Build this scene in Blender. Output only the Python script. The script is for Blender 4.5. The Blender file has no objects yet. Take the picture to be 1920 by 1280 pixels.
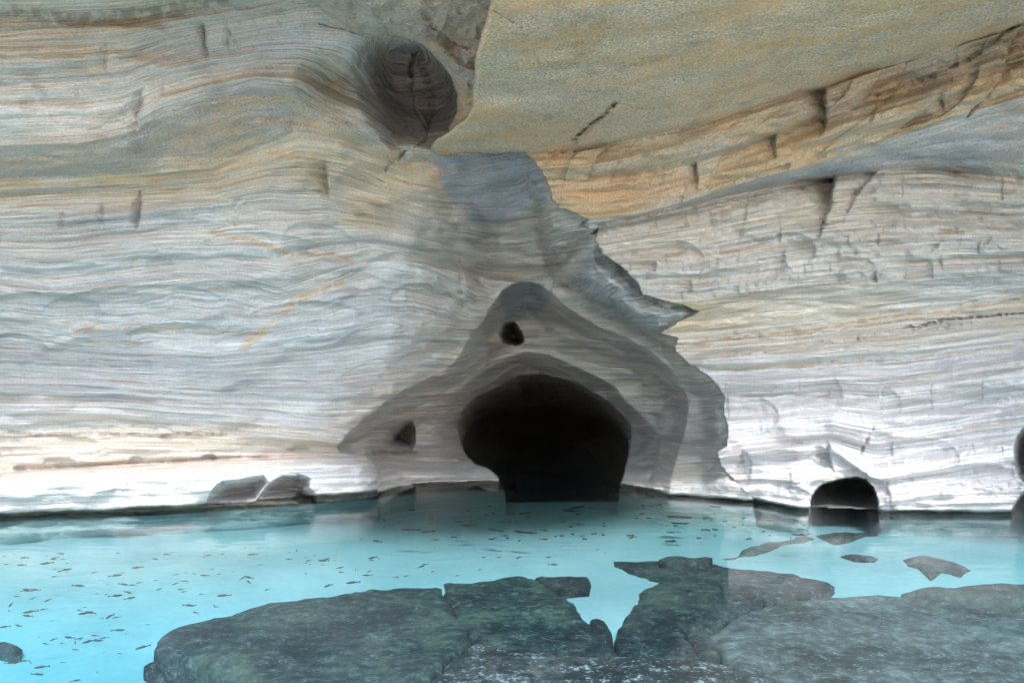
import bpy, math, random
import numpy as np
from mathutils import Vector

# ------------------------------------------------------------------ camera, sky, sun, exposure
C = bpy.context.scene.collection
scene = bpy.context.scene
EYE = 2.2                       # eye height over the water
F = 1663.0                      # focal length for a 1920 px wide frame (60 degrees across)
cam_d = bpy.data.cameras.new("camera")
cam = bpy.data.objects.new("camera", cam_d); C.objects.link(cam)
cam.location = (0, 0, EYE); cam.rotation_euler = (math.radians(90), 0, 0)
cam_d.sensor_width = 36; cam_d.lens = 36 * F / 1920
cam_d.clip_start = 0.05; cam_d.clip_end = 2000
scene.camera = cam

SUN_ELEV, SUN_AZ = math.radians(43), math.radians(12)      # azimuth: right of straight behind the camera
world = bpy.data.worlds.new("World"); scene.world = world; world.use_nodes = True
wn = world.node_tree; wn.nodes.clear()
sky = wn.nodes.new('ShaderNodeTexSky'); sky.sky_type = 'NISHITA'; sky.sun_disc = False
sky.sun_elevation = SUN_ELEV; sky.sun_rotation = math.pi - SUN_AZ
sky.dust_density = 1.2; sky.air_density = 1.0; sky.ozone_density = 1.0
bg = wn.nodes.new('ShaderNodeBackground'); bg.inputs['Strength'].default_value = 0.15
wo = wn.nodes.new('ShaderNodeOutputWorld')
wn.links.new(sky.outputs[0], bg.inputs[0]); wn.links.new(bg.outputs[0], wo.inputs[0])
sun_d = bpy.data.lights.new("sun", 'SUN'); sun_d.energy = 1.25; sun_d.angle = math.radians(12)
sun_d.color = (1.0, 0.975, 0.95)
sun = bpy.data.objects.new("sun", sun_d); C.objects.link(sun)
sdir = Vector((math.sin(SUN_AZ) * math.cos(SUN_ELEV), -math.cos(SUN_AZ) * math.cos(SUN_ELEV), math.sin(SUN_ELEV)))
sun.rotation_euler = sdir.to_track_quat('Z', 'Y').to_euler()
scene.view_settings.view_transform = 'Standard'; scene.view_settings.look = 'None'
scene.view_settings.gamma = 1; scene.view_settings.exposure = 2.2
scene.cycles.use_denoising = True
scene.cycles.max_bounces = 5; scene.cycles.diffuse_bounces = 3; scene.cycles.glossy_bounces = 2; scene.cycles.use_adaptive_sampling = True; scene.cycles.adaptive_threshold = 0.03
scene.cycles.transparent_max_bounces = 8

# ------------------------------------------------------------------ noise
rng = np.random.RandomState(7)
PERM = rng.permutation(256).astype(np.int32); PERM = np.concatenate([PERM, PERM, PERM])
G3 = rng.normal(size=(256, 3)).astype(np.float32); G3 /= np.linalg.norm(G3, axis=1)[:, None]
def pnoise(x, y, z):
    x = np.asarray(x, np.float32); y = np.asarray(y, np.float32); z = np.asarray(z, np.float32)
    x, y, z = np.broadcast_arrays(x, y, z)
    xi = np.floor(x).astype(np.int32); yi = np.floor(y).astype(np.int32); zi = np.floor(z).astype(np.int32)
    xf = x - xi; yf = y - yi; zf = z - zi
    u = xf*xf*xf*(xf*(xf*6-15)+10); v = yf*yf*yf*(yf*(yf*6-15)+10); w = zf*zf*zf*(zf*(zf*6-15)+10)
    out = 0
    for dx in (0, 1):
        wx = u if dx else 1-u; a = PERM[(xi+dx) & 255]
        for dy in (0, 1):
            wy = wx*(v if dy else 1-v); b = PERM[a + ((yi+dy) & 255)]
            for dz in (0, 1):
                g = G3[PERM[b + ((zi+dz) & 255)]]
                out = out + wy*(w if dz else 1-w)*(g[..., 0]*(xf-dx)+g[..., 1]*(yf-dy)+g[..., 2]*(zf-dz))
    return out * 1.6
def fbm(x, y, z, o=4, g=0.5, l=2.03):
    a = 1.0; s = 0; t = 0
    for i in range(o):
        s = s + a*pnoise(x+i*17.3, y+i*5.1, z+i*9.7); t += a; a *= g; x = x*l; y = y*l; z = z*l
    return s / t
def sstep(a, b, x):
    t = np.clip((x-a)/(b-a), 0, 1); return t*t*(3-2*t)

# ------------------------------------------------------------------ polygons and lines in the wall's own (u, v) chart
def seg_dist(X, Y, pts, closed):
    d = np.full(X.shape, 1e9, np.float32); n = len(pts)
    for i in range(n if closed else n-1):
        ax, ay = pts[i]; bx, by = pts[(i+1) % n]
        dx, dy = bx-ax, by-ay; L = dx*dx+dy*dy+1e-9
        t = np.clip(((X-ax)*dx+(Y-ay)*dy)/L, 0, 1)
        d = np.minimum(d, (X-ax-t*dx)**2+(Y-ay-t*dy)**2)
    return np.sqrt(d)
def inside(X, Y, pts):
    r = np.zeros(X.shape, bool); n = len(pts)
    for i in range(n):
        ax, ay = pts[i]; bx, by = pts[(i+1) % n]
        if ay == by: continue
        c = (ay > Y) != (by > Y)
        r ^= c & (X < (bx-ax)*(Y-ay)/(by-ay)+ax)
    return r
def sdf(X, Y, pts):                      # positive inside
    d = seg_dist(X, Y, pts, True); return np.where(inside(X, Y, pts), d, -d)
def smooth_pts(pts, n=2, closed=True):   # Chaikin corner cutting
    for _ in range(n):
        q = []; m = len(pts)
        for i in range(m if closed else m-1):
            a = pts[i]; b = pts[(i+1) % m]
            q += [(a[0]*.75+b[0]*.25, a[1]*.75+b[1]*.25), (a[0]*.25+b[0]*.75, a[1]*.25+b[1]*.75)]
        if not closed: q = [pts[0]] + q + [pts[-1]]
        pts = q
    return pts

# ------------------------------------------------------------------ the rock chart: fine where it is seen, coarse round about
gx = np.concatenate([np.arange(-2400, -420, 60), np.arange(-420, -40, 8), np.arange(-40, 1961, 2), np.arange(1968, 2340, 8), np.arange(2340, 4300, 60)]).astype(np.float32)
gy = np.concatenate([np.arange(-2200, -300, 60), np.arange(-300, -30, 8), np.arange(-30, 1000, 2), np.arange(1000, 1181, 10)]).astype(np.float32)
PX, PY = np.meshgrid(gx, gy)
U = (PX-960)/F; V = (640-PY)/F

wx = PX + 5*fbm(PX/40, PY/40, 0.3, 4); wy = PY + 5*fbm(PX/40, PY/40, 7.7, 4)      # ragged edges
wxb = PX + 14*fbm(PX/80, PY/80, 0.9, 4); wyb = PY + 14*fbm(PX/80, PY/80, 4.9, 4)
wx2 = PX + 2.5*fbm(PX/22, PY/22, 3.3, 3); wy2 = PY + 2.5*fbm(PX/22, PY/22, 5.7, 3)

NF = fbm(PX/15, PY/15, 0.5, 3)
def shifted(k): return np.roll(NF, (int(k*37) % 400, int(k*61) % 700), (0, 1))
def family(levels):
    """levels: list of (S, [(x, y, depth), ...]) from top to bottom. Returns depth, strata height, level index."""
    ys, ds, Ss = [], [], []
    for S, pts in levels:
        p = np.array(pts, np.float32)
        # smooth resampling of the control polyline
        xs = gx; y = np.interp(xs, p[:, 0], p[:, 1]); d = np.interp(xs, p[:, 0], 1/p[:, 2])
        ys.append(y); ds.append(d); Ss.append(S)
    ys = np.array(ys); ds = np.array(ds)
    # soften the kinks along x
    k = np.array([1, 2, 3, 4, 3, 2, 1], np.float32); k /= k.sum()
    for it in range(3):
        for a in (ys, ds):
            for i in range(len(a)):
                a[i] = np.convolve(np.pad(a[i], 3, mode='edge'), k, 'valid')
    wob = 4*fbm(PX/260, PY/90, 2.2, 3)
    Yq = PY + wob
    D = np.zeros_like(PX); S = np.zeros_like(PX); K = np.zeros_like(PX)
    n = len(levels)
    for i in range(n-1):
        y0 = ys[i][None, :]; y1 = np.maximum(ys[i+1][None, :], y0+1)
        m = (Yq >= y0) if i else np.ones_like(PX, bool)
        t = (Yq-y0)/(y1-y0); t = np.clip(t, 0 if i else -5, 1 if i < n-2 else 5)
        D = np.where(m, ds[i]*(1-t)+ds[i+1]*t, D)
        S = np.where(m, Ss[i]*(1-t)+Ss[i+1]*t, S)
        K = np.where(m, i+t, K)
    return D, S, K, ys

def wl(y): return F*EYE/(y-640.0)        # depth of a waterline point

def col(xs, ys, ds): return list(zip(xs, ys, ds))
XL = [-2400, -420, 0, 240, 480, 620, 760, 870, 960, 1100, 1300, 1450]
L = [
 (6.1, col(XL, [-2200]*12, [4.4]+[6.2]*11)),
 (5.9, col(XL, [-110]*12, [4.4, 6.8, 6.9, 6.9, 6.8, 6.5, 6.3, 6.2, 6.2, 6.2, 6.2, 6.2])),
 (5.3, col(XL, [40, 60, 56, 44, 6, -28, -60, -80, -80, -80, -80, -80], [4.8, 8.4, 8.7, 9.0, 9.0, 8.8, 8.5, 8.5, 8.5, 8.5, 8.5, 8.5])),
 (4.25, col([-2400, -420, 0, 150, 240, 300, 380, 480, 560, 640, 700, 760, 830, 960, 1450],
            [270, 280, 272, 268, 250, 216, 191, 175, 186, 226, 260, 288, 300, 270, 200],
            [5, 8.8, 9.3, 9.45, 9.55, 9.65, 9.75, 9.95, 10.2, 10.6, 11.0, 11.5, 12.0, 12.2, 12.2])),
 (4.12, col([-2400, -420, 0, 200, 300, 400, 480, 560, 640, 700, 760, 830, 960, 1450],
            [335, 345, 337, 326, 319, 306, 276, 250, 262, 290, 318, 330, 300, 240],
            [5.6, 9.8, 10.3, 10.5, 10.6, 10.75, 10.8, 10.8, 11.0, 11.4, 11.8, 12.1, 12.3, 12.2])),
 (3.74, col([-2400, -420, 0, 200, 400, 500, 600, 700, 800, 960, 1450],
            [390, 400, 390, 376, 366, 342, 350, 376, 405, 400, 330],
            [5.7, 9.9, 10.4, 10.6, 10.8, 10.95, 11.3, 11.8, 12.25, 12.6, 12.1])),
 (2.87, col([-2400, -420, 0, 100, 200, 330, 450, 520, 640, 700, 800, 900, 1000, 1450],
            [535, 540, 536, 549, 537, 524, 530, 545, 505, 490, 500, 516, 520, 520],
            [5.8, 10.0, 10.55, 10.6, 10.7, 10.9, 11.15, 11.3, 11.7, 12.0, 12.4, 12.75, 12.9, 12.1])),
 (2.65, col([-2400, -420, 0, 200, 400, 600, 800, 960, 1450],
            [640, 640, 636, 655, 662, 640, 600, 590, 600],
            [6.2, 10.7, 11.2, 11.4, 11.6, 12.0, 12.6, 13.0, 12.3])),
 (1.2, col([-2400, -420, 0, 200, 400, 640, 800, 960, 1450],
            [780, 790, 786, 783, 800, 826, 820, 800, 800],
            [6.3, 10.8, 11.35, 11.5, 11.8, 12.35, 12.9, 13.3, 12.6])),
 (0.5, col([-2400, -420, 0, 200, 400, 560, 690, 800, 960, 1450],
            [880, 890, 884, 873, 862, 856, 852, 866, 868, 880],
            [6.4, 10.9, 11.5, 11.65, 11.95, 12.4, 12.8, 13.2, 13.5, 12.5])),
 (0.0, col([-2400, -420, 0, 200, 380, 560, 700, 800, 950, 1150, 1250, 1410, 1450],
            [1130, 990, 972, 965, 955, 941, 930, 916, 912, 916, 932, 945, 948],
            [7.4, wl(990), wl(972), wl(965), wl(955), wl(941), wl(930), wl(916), wl(912), wl(916), wl(932), wl(945), wl(948)])),
 (-1.6, col(XL, [1440, 1260, 1230, 1225, 1210, 1200, 1185, 1170, 1165, 1170, 1195, 1220], [7.6, 10.6, 11.1, 11.3, 11.7, 12.1, 12.8, 13.2, 13.4, 13.2, 12.4, 12.1])),
]
R = [
 (6.0, col([0, 900, 1920, 2340, 4300], [-2200]*5, [5.9, 5.9, 6.6, 6.6, 4.8])),
 (5.5, col([0, 900, 1500, 1920, 2340, 4300], [-90, -90, -100, -120, -160, -160], [6.1, 6.05, 6.6, 7.1, 7.0, 4.8])),
 (5.2, col([0, 800, 900, 1000, 1080, 1160, 1250, 1330, 1450, 1540, 1640, 1780, 1920, 2340, 4300],
           [285, 285, 286, 290, 284, 270, 252, 232, 192, 166, 132, 92, 45, -70, -100],
           [11.3, 11.3, 11.2, 11.1, 11.05, 11.0, 10.9, 10.8, 10.6, 10.45, 10.2, 9.9, 9.5, 8.6, 5])),
 (4.4, col([0, 1000, 1060, 1110, 1200, 1290, 1420, 1500, 1600, 1700, 1800, 1920, 2340, 4300],
           [400, 400, 400, 410, 398, 376, 336, 312, 282, 252, 218, 180, 60, 0],
           [11.35, 11.3, 11.3, 11.25, 11.2, 11.15, 11.0, 10.9, 10.7, 10.5, 10.2, 9.8, 8.9, 5.2])),
 (4.25, col([0, 1060, 1130, 1200, 1300, 1430, 1560, 1640, 1750, 1850, 1920, 2340, 4300],
           [430, 425, 420, 406, 384, 356, 332, 322, 319, 328, 334, 330, 300],
           [11.8, 11.6, 11.55, 11.5, 11.5, 11.5, 11.45, 11.4, 11.3, 11.15, 11.05, 10.3, 5.6])),
 (2.9, col([0, 1150, 1230, 1310, 1400, 1500, 1600, 1700, 1920, 2340, 4300],
           [560, 560, 562, 566, 552, 541, 533, 526, 512, 480, 400],
           [11.8, 11.7, 11.65, 11.6, 11.6, 11.55, 11.5, 11.4, 11.15, 10.4, 5.7])),
 (2.75, col([0, 1240, 1310, 1500, 1700, 1920, 2340, 4300],
           [628, 628, 622, 602, 580, 560, 530, 450],
           [12.2, 12.15, 12.15, 12.05, 11.85, 11.6, 10.8, 5.9])),
 (2.0, col([0, 1300, 1500, 1700, 1920, 2340, 4300],
           [702, 702, 692, 680, 650, 600, 500],
           [12.2, 12.2, 12.05, 11.8, 11.55, 10.8, 5.9])),
 (1.05, col([0, 1345, 1450, 1560, 1640, 1750, 1920, 2340, 4300],
           [846, 846, 834, 824, 850, 838, 810, 760, 700],
           [12.2, 12.2, 12.1, 11.95, 11.85, 11.7, 11.5, 10.7, 6])),
 (0.95, col([0, 1345, 1450, 1560, 1640, 1750, 1920, 2340, 4300],
           [856, 856, 843, 832, 896, 882, 850, 800, 740],
           [11.9, 11.9, 11.75, 11.6, 11.5, 11.4, 11.2, 10.4, 6])),
 (0.0, col([0, 1412, 1500, 1650, 1920, 2340, 4300], [945, 945, 962, 968, 968, 985, 1150],
           [wl(945), wl(945), wl(962), wl(968), wl(968), wl(985), 6.6])),
 (-1.6, col([0, 1412, 1650, 1920, 2340, 4300], [1210, 1210, 1230, 1235, 1260, 1450], [12.0, 11.9, 11.2, 11.1, 10.5, 6.4])),
]
DL, SL, KL, YL = family(L)
DR, SR, KR, YR = family(R)
YLd = 1/np.maximum(DL, 1e-3); YRd = 1/np.maximum(DR, 1e-3)

# ---- broken front masses
R_POLY = [(925, -2300), (925, -20), (921, 10), (905, 60), (893, 110), (886, 190), (872, 222), (846, 243), (818, 262), (806, 276), (826, 292), (862, 290),
          (985, 284), (1000, 300), (1015, 322), (1030, 350), (1034, 372), (1050, 390), (1085, 402), (1098, 418), (1105, 440), (1122, 428), (1116, 452),
          (1132, 478), (1165, 500), (1196, 530), (1206, 552), (1240, 562), (1280, 572), (1310, 584), (1278, 600), (1236, 624), (1272, 634), (1264, 652),
          (1288, 680), (1322, 700), (1345, 722), (1358, 745), (1356, 775), (1366, 800), (1363, 835), (1344, 846), (1352, 872), (1376, 900), (1412, 936),
          (1418, 990), (1418, 1300), (4600, 1300), (4600, -2300)]
C_POLY = [(596, -2300), (596, 0), (606, 22), (640, 44), (676, 62), (705, 68), (742, 65), (776, 74), (802, 92), (826, 118), (846, 146), (856, 176), (858, 205),
          (842, 240), (846, 260), (900, 240), (960, 100), (960, -2300)]
LEDGE_R = 706
kr = sstep(320, 260, PY); sdR = sdf(wx2*(1-kr)+(wx+wx2-PX)*kr, wy2*(1-kr)+(wy+wy2-PY)*kr, R_POLY)
sdC = sdf(wx2, wy2, C_POLY)
maskR = sdR > 0
maskC = (sdC > 0) & ~maskR
nR0 = (~maskR) & (~maskC)

SHELL = [(985, 240), (1080, 260), (1130, 370), (1200, 430), (1290, 500), (1400, 584), (1330, 630), (1400, 690), (1460, 760), (1460, 840), (1500, 960), (1330, 960), (1318, 860), (1318, 760), (1240, 665), (1160, 604), (1100, 568), (1040, 532), (1010, 450), (990, 350)]
SH = sdf(wxb, wyb, SHELL)
# ---- carve the left and centre surface
D = YLd.copy()
def bowl(sd, depth, width, p=2.0):       # round recess growing from its rim
    t = np.clip(sd/width, 0, 1); return depth*(1-(1-t)**p)
def soft(sd, depth, width): return depth*sstep(0, width, sd)
# outer bowl of the grotto
OUT = smooth_pts([(600, 880), (660, 760), (720, 660), (740, 560), (760, 420), (800, 330), (840, 280), (1010, 270), (1140, 420), (1460, 600), (1500, 1000), (700, 1000), (650, 930)], 3)
sdO = sdf(PX, PY, OUT)
D += soft(sdO, 1.5, 200)
# shallow hood above the inner arch
HOOD = smooth_pts([(868, 520), (880, 500), (915, 484), (965, 482), (1005, 494), (1030, 512), (1040, 560), (1000, 600), (900, 600)], 2)
sdH = sdf(wx2, wy2, HOOD); D += bowl(sdH, 0.30, 40, 2)*sstep(600, 540, PY)
# inner arch
A_POLY = smooth_pts([(628, 842), (650, 812), (690, 780), (735, 745), (790, 714), (845, 690), (868, 655), (880, 628), (906, 602), (922, 570), (948, 538), (985, 524), (1022, 536),
          (1062, 575), (1110, 606), (1165, 628), (1225, 660), (1270, 705), (1292, 745), (1290, 790), (1272, 850), (1256, 900), (1250, 1010), (708, 1010), (708, 900), (690, 852), (655, 852)], 1)
sdA = sdf(wx2, wy2, A_POLY); D += bowl(sdA, 2.3, 85, 2.0)
# bell of the arch that the shade falls under
A2_POLY = smooth_pts([(800, 1010), (812, 900), (800, 830), (820, 770), (862, 730), (930, 676), (985, 655), (1045, 672), (1110, 700), (1170, 740), (1225, 800), (1240, 850), (1210, 930), (1205, 1010)], 2)
sdA2 = sdf(wxb, wyb, A2_POLY); D += bowl(sdA2, 1.0, 50, 2.0)*sstep(760, 960, PX)+soft(sdA2, 2.2, 110)
# the deep dark chamber
B_POLY = smooth_pts([(950, 1010), (948, 925), (926, 884), (880, 868), (862, 830), (858, 786), (880, 750), (930, 728), (985, 700), (1040, 704), (1092, 724), (1140, 752), (1176, 786),
          (1184, 800), (1181, 850), (1172, 890), (1160, 925), (1160, 1010)], 1)
sdB = sdf(wx2, wy2, B_POLY); D += bowl(sdB, 17, 135, 1.6) + 0.3*(sdB > 0)
# niche over the chamber, small cave left
N_POLY = smooth_pts([(936, 640), (938, 612), (952, 602), (966, 604), (982, 626), (984, 644), (960, 650)], 1)
sdN = sdf(wx2, wy2, N_POLY); D += bowl(sdN, 3, 16, 1.5)
P_POLY = smooth_pts([(716, 846), (722, 812), (748, 792), (768, 784), (780, 800), (778, 836), (768, 848)], 1)
sdP = sdf(wx2, wy2, P_POLY); D += bowl(sdP, 2.6, 34, 1.3)
# hollow under the roof
H_POLY = smooth_pts([(560, 150), (600, 110), (640, 95), (690, 66), (740, 55), (800, 60), (880, 100), (900, 200), (860, 262), (800, 268), (770, 262), (700, 250), (640, 226), (590, 200)], 2)
sdHo = sdf(wxb, wyb, H_POLY); hd = soft(sdHo+30, 1.0, 150)
H2 = smooth_pts([(730, 275), (682, 190), (668, 110), (706, 46), (800, 50), (870, 110), (900, 200), (870, 250), (800, 272)], 2)
sdH2 = sdf(wxb, wyb, H2); hd = hd + soft(sdH2+15, 1.7, 80); D += hd

# scoops: round hollows with a sharp upper or right rim
def scoop(cx, cy, rx, ry, dep, rot=0.0, rim=(0.3, -0.6)):
    c, s = math.cos(rot), math.sin(rot)
    X = wx2-cx; Y = wy2-cy; a = (X*c+Y*s)/rx; b = (-X*s+Y*c)/ry
    r = np.sqrt(a*a+b*b)
    t = np.clip(1-r*r, 0, 1)
    asym = 0.55 + 0.45*np.clip(rim[0]*a+rim[1]*b, -1, 1)/max(1e-6, math.hypot(*rim))
    return dep*t**0.55*asym
ywL = YL[10][None, :]
damp = sstep(2, -130, PY-ywL)
D = YLd + (D-YLd)*np.where(sdB > 0, 1, .25+.75*damp)
SC = [(60, 590, 130, 42, .35, -.05), (250, 575, 170, 40, .3, -.05), (300, 498, 26, 18, .14, 0), (250, 490, 110, 22, .10, .05), (440, 560, 120, 34, .25, .05),
      (560, 600, 110, 34, .2, -.1), (30, 655, 60, 30, .2, .1), (520, 740, 110, 30, .15, 0), (470, 790, 90, 25, .1, 0), (490, 470, 120, 34, .22, .05), (330, 630, 90, 24, .15, 0),
      (600, 455, 70, 36, .2, .2), (200, 700, 160, 28, .12, 0), (110, 505, 90, 16, .09, 0), (380, 870, 24, 9, .05, 0), (560, 846, 22, 12, .12, 0), (255, 863, 14, 9, .14, 0),
      (392, 858, 15, 8, .2, 0), (38, 880, 14, 7, .2, 0), (112, 870, 34, 12, .14, 0), (100, 745, 160, 24, .1, 0), (340, 832, 60, 22, .10, 0), (60, 810, 60, 14, .12, 0), (150, 806, 34, 10, .1, 0),
      (200, 808, 40, 10, .1, 0), (262, 806, 34, 9, .1, 0), (300, 806, 22, 8, .1, 0), (90, 840, 110, 26, .14, 0), (130, 925, 60, 20, .08, 0), (640, 645, 90, 28, .12, -.1),
      (700, 640, 80, 30, .12, -.3), (820, 480, 50, 60, .12, .2), (735, 500, 60, 26, .12, -.2), (790, 560, 60, 30, .12, 0), (380, 400, 22, 16, .07, 0), (408, 402, 16, 16, .07, 0), (340, 404, 20, 13, .06, 0),
      (700, 700, 80, 26, .10, -.4), (570, 690, 120, 26, .1, 0), (690, 570, 70, 26, .12, -.2)]
for a in SC: D += scoop(*a[:5], rot=a[5])
# stepped notches of the upper left benches (sharp on their right side)
def notch(cx, cy, w, h, dep):
    xe = cx + 0.14*(PY-cy)*math.sin(cx) + 5*shifted(cx); a = np.clip(1-((PY-cy)/h)**2, 0, 1)**.8
    t = np.clip((wx2-(xe-w*a))/np.maximum(w*a, 1), 0, 1); t = np.where(wx2 < xe, t, np.clip(1-(wx2-xe)/4, 0, 1))
    return .6*dep*t**1.8*a
for a in [(262, 205, 60, 40, .35), (612, 335, 60, 36, .4), (200, 108, 30, 34, .12), (385, 75, 26, 40, .16), (262, 395, 22, 40, .22), (192, 405, 16, 25, .1), (445, 400, 30, 30, .14), (545, 240, 30, 20, .1), (120, 420, 20, 25, .08), (430, 70, 18, 28, .1), (145, 175, 16, 18, .08), (310, 170, 14, 18, .06)]:
    D += notch(*a)
# the white waterside ledge stands out in front, cut off at its right end
ledge_poly = [(-2400, 900), (-420, 893), (0, 886), (120, 876), (230, 868), (400, 862), (470, 852), (560, 846), (620, 848), (655, 849), (690, 856), (703, 872), (709, 892), (706, 910), (712, 940), (712, 1300), (-2400, 1300)]
sdG = sdf(wx2, wy2, ledge_poly); maskG = sdG > 0
gy_line = np.interp(gx, [p[0] for p in ledge_poly[:12]], [p[1] for p in ledge_poly[:12]])[None, :]
sdL = np.maximum(sdf(wxb*.5+wx*.5, wyb*.5+wy*.5, [(383, 946), (402, 915), (418, 899), (450, 894), (495, 893), (506, 905), (480, 940)]), sdf(wxb*.5+wx*.5, wyb*.5+wy*.5, [(470, 940), (500, 908), (530, 892), (560, 888), (584, 898), (580, 915), (592, 925), (594, 945)]))
DLedge = YLd.copy()
edge = np.clip(sdG/60, 0, 1)
edge = np.clip(sdG/38, 0, 1)
DLedge = YLd - 0.5*(1-(1-edge)**2)*sstep(965, 890, PY) - 0.03
DLedge += bowl(sdL, 1.3, 26, 1.4) + scoop(230, 935, 60, 20, .12, 0)
D = np.where(maskG, DLedge, D)

# chunk hanging over the hollow
zC = EYE + 0.385*7.2
DC = np.interp(PY, [-2300, -110, 0, 80, 150, 260], [6.0, 6.1, 7.9, 9.2, 9.9, 10.7])
DC = DC + 0.5*np.abs(fbm(PX/90, PY/70, 4, 4)) + 0.4*np.clip(1-sdC/26, 0, 1)**2
D = np.where(maskC, DC, D)

# ---- the right wall
E = YRd.copy()
S1 = [(1440, 880, 100, 40, .18, 0), (1500, 860, 60, 30, .2, 0), (1450, 930, 70, 22, .2, 0), (1720, 860, 80, 40, .12, 0), (1830, 900, 90, 30, .15, 0), (1760, 930, 110, 24, .12, 0), (1700, 955, 60, 14, .14, 0),
      (1420, 500, 60, 24, .12, 0), (1480, 470, 50, 34, .16, 0), (1600, 500, 40, 18, .12, 0), (1700, 500, 50, 20, .12, 0), (1820, 470, 60, 20, .15, 0), (1260, 490, 60, 40, .15, 0),
      (1400, 780, 60, 40, .15, 0), (1600, 760, 90, 50, .1, 0), (1800, 760, 110, 40, .12, 0), (1700, 700, 120, 30, .08, 0), (1900, 600, 50, 40, .15, 0), (1520, 740, 60, 50, .09, 0), (1380, 880, 30, 40, .2, 0), (1590, 930, 80, 50, .2, 0)]
for a in S1: E += scoop(*a[:5], rot=a[5], rim=(.6, -.5))
def step_left(pts, w, dep, lo=0, hi=2000):
    """The face left of this line is set back, deepest at the line."""
    p = np.array(pts, np.float32); xl = np.interp(wy2, p[:, 1], p[:, 0])
    xl = xl + 6*shifted(w); y0, y1 = p[0, 1], p[-1, 1]
    a = sstep(y0-4, y0+6, wy2)*np.clip((y1-wy2)/(y1-y0)*1.6, 0, 1)**.7
    t = np.clip((wx2-(xl-w*(.4+.6*a)))/w, 0, 1); t = np.where(wx2 < xl, t, np.clip(1-(wx2-xl)/5, 0, 1))
    return (.8 if w > 50 else .5)*dep*t**1.3*a
for pts, w, dep in [([(1562, 332), (1556, 380), (1530, 452)], 110, .7), ([(1640, 322), (1600, 370), (1575, 420)], 50, .3),
                    ([(1304, 305), (1306, 362)], 18, .45), ([(1545, 166), (1545, 240), (1530, 262)], 60, .45), ([(1450, 250), (1452, 300)], 60, .25),
                    ([(1766, 170), (1768, 226)], 30, .2), ([(1640, 200), (1630, 240)], 40, .2), ([(1210, 290), (1200, 300)], 30, .2), ([(1550, 828), (1556, 872), (1562, 900)], 60, .3),
                    ([(1470, 470), (1460, 520)], 30, .2), ([(1388, 846), (1400, 900)], 30, .2), ([(1660, 900), (1668, 950)], 30, .2),
                    ([(1760, 455), (1745, 476)], 30, .25), ([(1860, 440), (1840, 470)], 30, .15), ([(1330, 390), (1340, 470)], 20, .1), ([(1400, 380), (1380, 470)], 30, .14), ([(1230, 400), (1225, 450)], 30, .12)]:
    E += step_left(pts, w, dep)
band = sstep(2.0, 2.02, KR)*sstep(3.0, 2.98, KR)                       # the ochre broken band: blocks
cell = np.floor((wx + 0.8*wy)/46 + 0.5*np.sin(PY/37)) ; rb = pnoise(cell*3.7, np.floor((KR-2)*2.2)*2.3, 0.5)
E += band*(0.10*rb + 0.05*fbm(PX/28, PY/16, 9, 4) + .16*np.tanh(4*fbm(PX/300, (KR-2)*3.1, 2.2, 2)))
faceR = sstep(3.98, 4.02, KR)
wcx = wx+.6*(wxb-PX)
cb = pnoise(np.floor(wcx/52+.35*np.floor(KR*9))*2.7, np.floor(KR*9)*3.1, 0.5); cb2 = pnoise(np.floor(wcx/95+.4*np.floor(KR*3.3))*2.3, np.floor(KR*3.3)*1.7, 4.5)
E += .12*cb*sstep(4.45, 4.6, KR)*sstep(5.02, 4.97, KR) + .05*cb2*sstep(3.98, 4.02, KR)*sstep(5, 4.9, KR) + .05*cb2*sstep(6.9, 7.2, KR)*sstep(955, 930, PY)
flute = fbm(PX/34, PY/130, 6.6, 3)
E += faceR*0.035*flute*sstep(960, 930, PY)
E += sstep(3.98, 4.02, KR)*sstep(5.05, 4.98, KR)*0.07*np.tanh(3*fbm((PX+.4*PY)/70, (PY-.3*PX)/46, 1.6, 4))
# small cave at the water and the one at the frame's edge
Q_POLY = smooth_pts([(1512, 1010), (1516, 950), (1522, 922), (1548, 903), (1590, 894), (1624, 896), (1636, 912), (1646, 930), (1650, 962), (1650, 1010)], 1)
sdQ = sdf(.5*(wx2+wxb), .5*(wy2+wyb), Q_POLY)
HB = smooth_pts([(1490, 1010), (1500, 930), (1530, 898), (1580, 886), (1640, 884), (1660, 905), (1664, 940), (1660, 1010)], 2)
E += bowl(sdf(wx2, wy2, HB), 0.12, 30, 2)
E += bowl(sdQ, 11, 36, 1.6) + 0.5*(sdQ > 0)
T_POLY = smooth_pts([(1960, 780), (1918, 800), (1900, 830), (1900, 868), (1912, 900), (1930, 912), (1908, 930), (1895, 960), (1890, 1010), (2200, 1010), (2200, 780)], 1)
sdT = sdf(wx2, wy2, T_POLY)
E += bowl(sdT, 7, 60, 1.8) + 0.5*(sdT > 0)
# rim of the broken edge turns back
E += 0.10*np.clip(1-sdR/10, 0, 1)**2*(1-sstep(-40, 0, SH))
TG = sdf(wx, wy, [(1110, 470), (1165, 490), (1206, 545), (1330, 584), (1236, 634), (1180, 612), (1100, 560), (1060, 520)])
D = D - (soft(SH+8, .75, 42)*(.9+.5*fbm(PX/70, PY/50, 9.1, 3))*sstep(0, -70, PY-YL[10][None, :]))*nR0 - soft(TG+20, .75, 60)*nR0
Y0 = np.where(maskR, E, D)

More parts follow.
